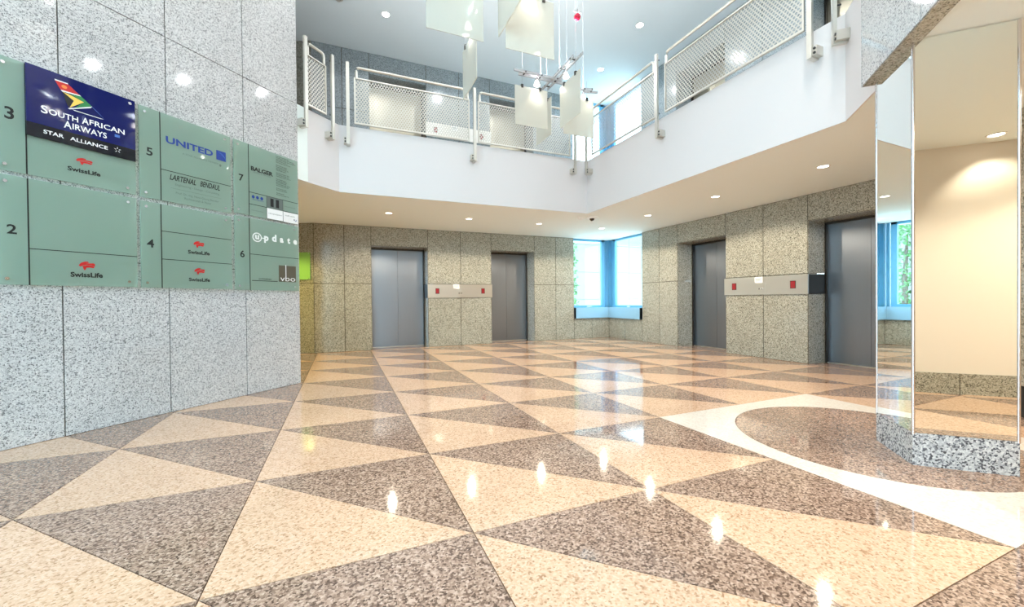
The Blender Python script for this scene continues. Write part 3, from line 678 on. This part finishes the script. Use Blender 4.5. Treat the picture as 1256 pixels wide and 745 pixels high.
# ------------------------------------------------------------------ hanging lamps with frosted panels
def pendant(label, loc, panels, rails, lamps, cables, extra=None):
    t = root('pendant_lamp', label, 'lamp', loc, 0, 'hanging lamps of frosted panels')
    ox, oy, oz = loc
    T = lambda x, y, z: (x - ox, y - oy, z - oz)
    for (x, y, z, ax, wd, ht) in panels:
        a = T(x, y, z); b = MB()
        g = link('frosted_panel', (b.box(a[0], a[0] + wd, a[1] - .004, a[1] + .004, a[2], a[2] + ht) if ax == 'x' else b.box(a[0] - .004, a[0] + .004, a[1], a[1] + wd, a[2], a[2] + ht)).mesh('frosted_panel', M['frost']), t)
        for f in (.22, .78):
            px, py = (a[0] + wd * f, a[1]) if ax == 'x' else (a[0], a[1] + wd * f)
            MB().box(px - .012, px + .012, py - .012, py + .012, a[2] + ht - .02, a[2] + ht + .02).obj('clip', M['bolt'], t)
            MB().tube([(px, py, a[2] + ht + .02), (px, py, 3.66 - oz)], .0018, 5).obj('hanger_wire', M['cable'], t)
    for (x0, y0, x1, y1, z) in rails:
        d = Vector((x1 - x0, y1 - y0, 0)).normalized(); nn = Vector((-d.y, d.x, 0))
        for s in (-1, 1):
            a = Vector(T(x0, y0, z)) + nn * .032 * s + d * .04 * s; b = Vector(T(x1, y1, z)) + nn * .032 * s + d * .04 * s; h = .014
            MB().prism([tuple((a + nn * .008)[:2]), tuple((b + nn * .008)[:2]), tuple((b - nn * .008)[:2]), tuple((a - nn * .008)[:2])], a.z - h, a.z + h).obj('lamp_rail', M['track'], t)
        n = max(2, int(Vector((x1 - x0, y1 - y0)).length / .2))
        for k in range(n):
            c = Vector(T(x0, y0, z)).lerp(Vector(T(x1, y1, z)), (k + .5) / n)
            MB().tube([c - nn * .045, c + nn * .045], .009, 8).obj('spacer', M['bolt'], t)
    for (x, y, z, aim) in lamps:
        c = Vector(T(x, y, z))
        MB().tube([c + Vector((0, 0, .06)), c + Vector((0, 0, .02))], .014, 12).obj('socket', M['chrome'], t)
        MB().lathe([(.012, .02), (.022, .0), (.034, -.035), (.03, -.038), (.001, -.03)], 16, tuple(c)).obj('reflector_bulb', M['bulb'], t, True)
        spot(t, c + Vector((0, 0, -.05)), P_PEND, (1, .90, .74), 95, .9, .02, aim)
        spot(t, c + Vector((0, 0, .09)), P_UPL, (.90, .96, 1), 158, .6, .03, (0, 0, 1))   # added uplight, there only to brighten the upper ceiling
    for (x, y, z) in cables:
        a = T(x, y, z); MB().tube([a, (a[0], a[1], ZT - oz)], .0028, 6).obj('cable', M['cable'], t)
    return t, T
S_, H_ = .42, .455
pendant('hanging lamp of frosted panels on crossed grey rails, seen whole', (3.8, 1.5, 3.65),
        [(3.336, 1.560, 3.065, 'x', S_, H_), (3.852, 1.632, 3.056, 'y', S_, H_), (3.780, .870, 2.975, 'y', S_, H_), (3.892, 1.416, 2.985, 'x', S_, H_)],
        [(3.34, 1.525, 3.96, 1.520, 3.65), (3.84, 1.80, 3.84, 1.0, 3.665), (4.22, 1.56, 4.40, 1.50, 3.62)],
        [(3.60, 1.52, 3.575, (.0, .12, -1)), (3.84, 1.26, 3.585, (-.25, 0, -1)), (4.25, 1.54, 3.54, (0, -.4, -1))],
        [(3.42, 1.53, 3.66), (3.66, 1.53, 3.66), (3.84, 1.72, 3.67), (3.84, 1.40, 3.67), (3.84, 1.24, 3.67), (3.84, 1.05, 3.67), (4.26, 1.55, 3.63)])
pendant('nearer hanging lamp of large frosted panels, cut by the top edge', (2.5, .35, 3.65),
        [(2.034, .105, 2.935, 'x', S_, H_ + .02), (2.654, .160, 2.969, 'x', S_, H_), (2.575, .640, 2.970, 'y', S_, H_), (2.62, -.20, 3.08, 'y', S_, H_)],
        [(1.95, .14, 2.62, .14, 3.65), (2.60, .95, 2.60, .05, 3.665), (2.75, .20, 3.05, .18, 3.62)],
        [(2.22, .07, 3.50, (.0, .12, -1)), (2.55, .80, 3.53, (.15, 0, -1)), (2.86, .12, 3.50, (0, .12, -1)), (2.58, .0, 3.60, (.2, 0, -1))],
        [(2.05, .14, 3.66), (2.5, .14, 3.66), (2.60, .85, 3.67), (2.60, .30, 3.67), (2.95, .18, 3.63)])
rbq = root('hanging_red_weight', 'small red ball hanging on a thin cable above the farther lamp', 'weight', (3.80, .95, 4.02))
MB().lathe([(.001, -.035), (.02, -.03), (.034, -.012), (.036, .004), (.028, .024), (.014, .034)], 18).obj('ball', M['redball'], rbq, True)
MB().box(-.04, .04, -.006, .006, .05, .062).box(-.008, .008, -.008, .008, .03, .08).obj('bracket', M['cable'], rbq)
MB().tube([(0, 0, .08), (0, 0, ZT - 4.02)], .0025, 6).obj('cable', M['cable'], rbq)

# ------------------------------------------------------------------ outside the corner windows
MB().box(-30, 40, 6.9, 45, -.4, -.30).obj('ground', M['ext_ground'], kind='structure')
MB().box(8.5, 40, -20, 6.9, -.4, -.301).obj('ground', M['ext_ground'], kind='structure')
MB().box(-30, 8.5, -45, -9.3, -.4, -.301).obj('ground', M['ext_ground'], kind='structure')
fa = root('pale_building', 'pale rendered building outside the corner window', 'building', (13, 13.5, -.3))
for i in range(7):
    for j in range(4): MB().box(-5.5 + 1.8 * i, -5.5 + 1.8 * i + 1.785, 0, .2, 1.3 * j, 1.3 * j + 1.285).obj('facade_panel', M['ext_white'], fa)
MB().box(-5.5, 7.1, .15, .4, 0, 5.2).obj('wall_core', M['ext_white'], fa)
MB().box(-5.7, 7.3, -1.2, .5, 5.2, 5.45).obj('roof_edge', M['ext_white'], fa)
def tree(x, y, h, rad, n, label, col=False):
    t = root('tree', label, 'tree', (x, y, -.3))
    tk = MB().tube([(0, 0, 0), (.04, .02, h * .5), (.0, .05, h * .85)], .09, 8, .03).obj('trunk', M['bark'], t)
    f = MB()
    for _ in range(n):
        u, v = random.uniform(0, 2 * math.pi), random.uniform(0, 1); r = rad * random.uniform(.35, 1)
        z = (h * .25 + h * .8 * v) if col else (h * .75 + rad * random.uniform(-.8, .9))
        rr = r if col else r * math.sqrt(max(0, 1 - ((z - h * .75) / rad) ** 2))
        c = Vector((rr * math.cos(u), rr * math.sin(u), z)); s = random.uniform(.06, .11)
        a = Vector((random.uniform(-1, 1), random.uniform(-1, 1), random.uniform(-1, 1))).normalized(); b = a.orthogonal().normalized()
        f.add([c - a * s, c + b * s * .5, c + a * s, c - b * s * .5], [(0, 1, 2, 3)])
    f.obj('foliage', M['foliage'], t, fix=False, kind='stuff')
tree(9.25, 10.2, 3.6, .32, 500, 'slim leafy green column outside the left window pane', True)
tree(7.0, 11.6, 3.9, 1.2, 700, 'round green tree outside the left edge of the corner window')
tree(16.5, 12.2, 4.4, 1.1, 600, 'round green tree outside the right corner window pane')
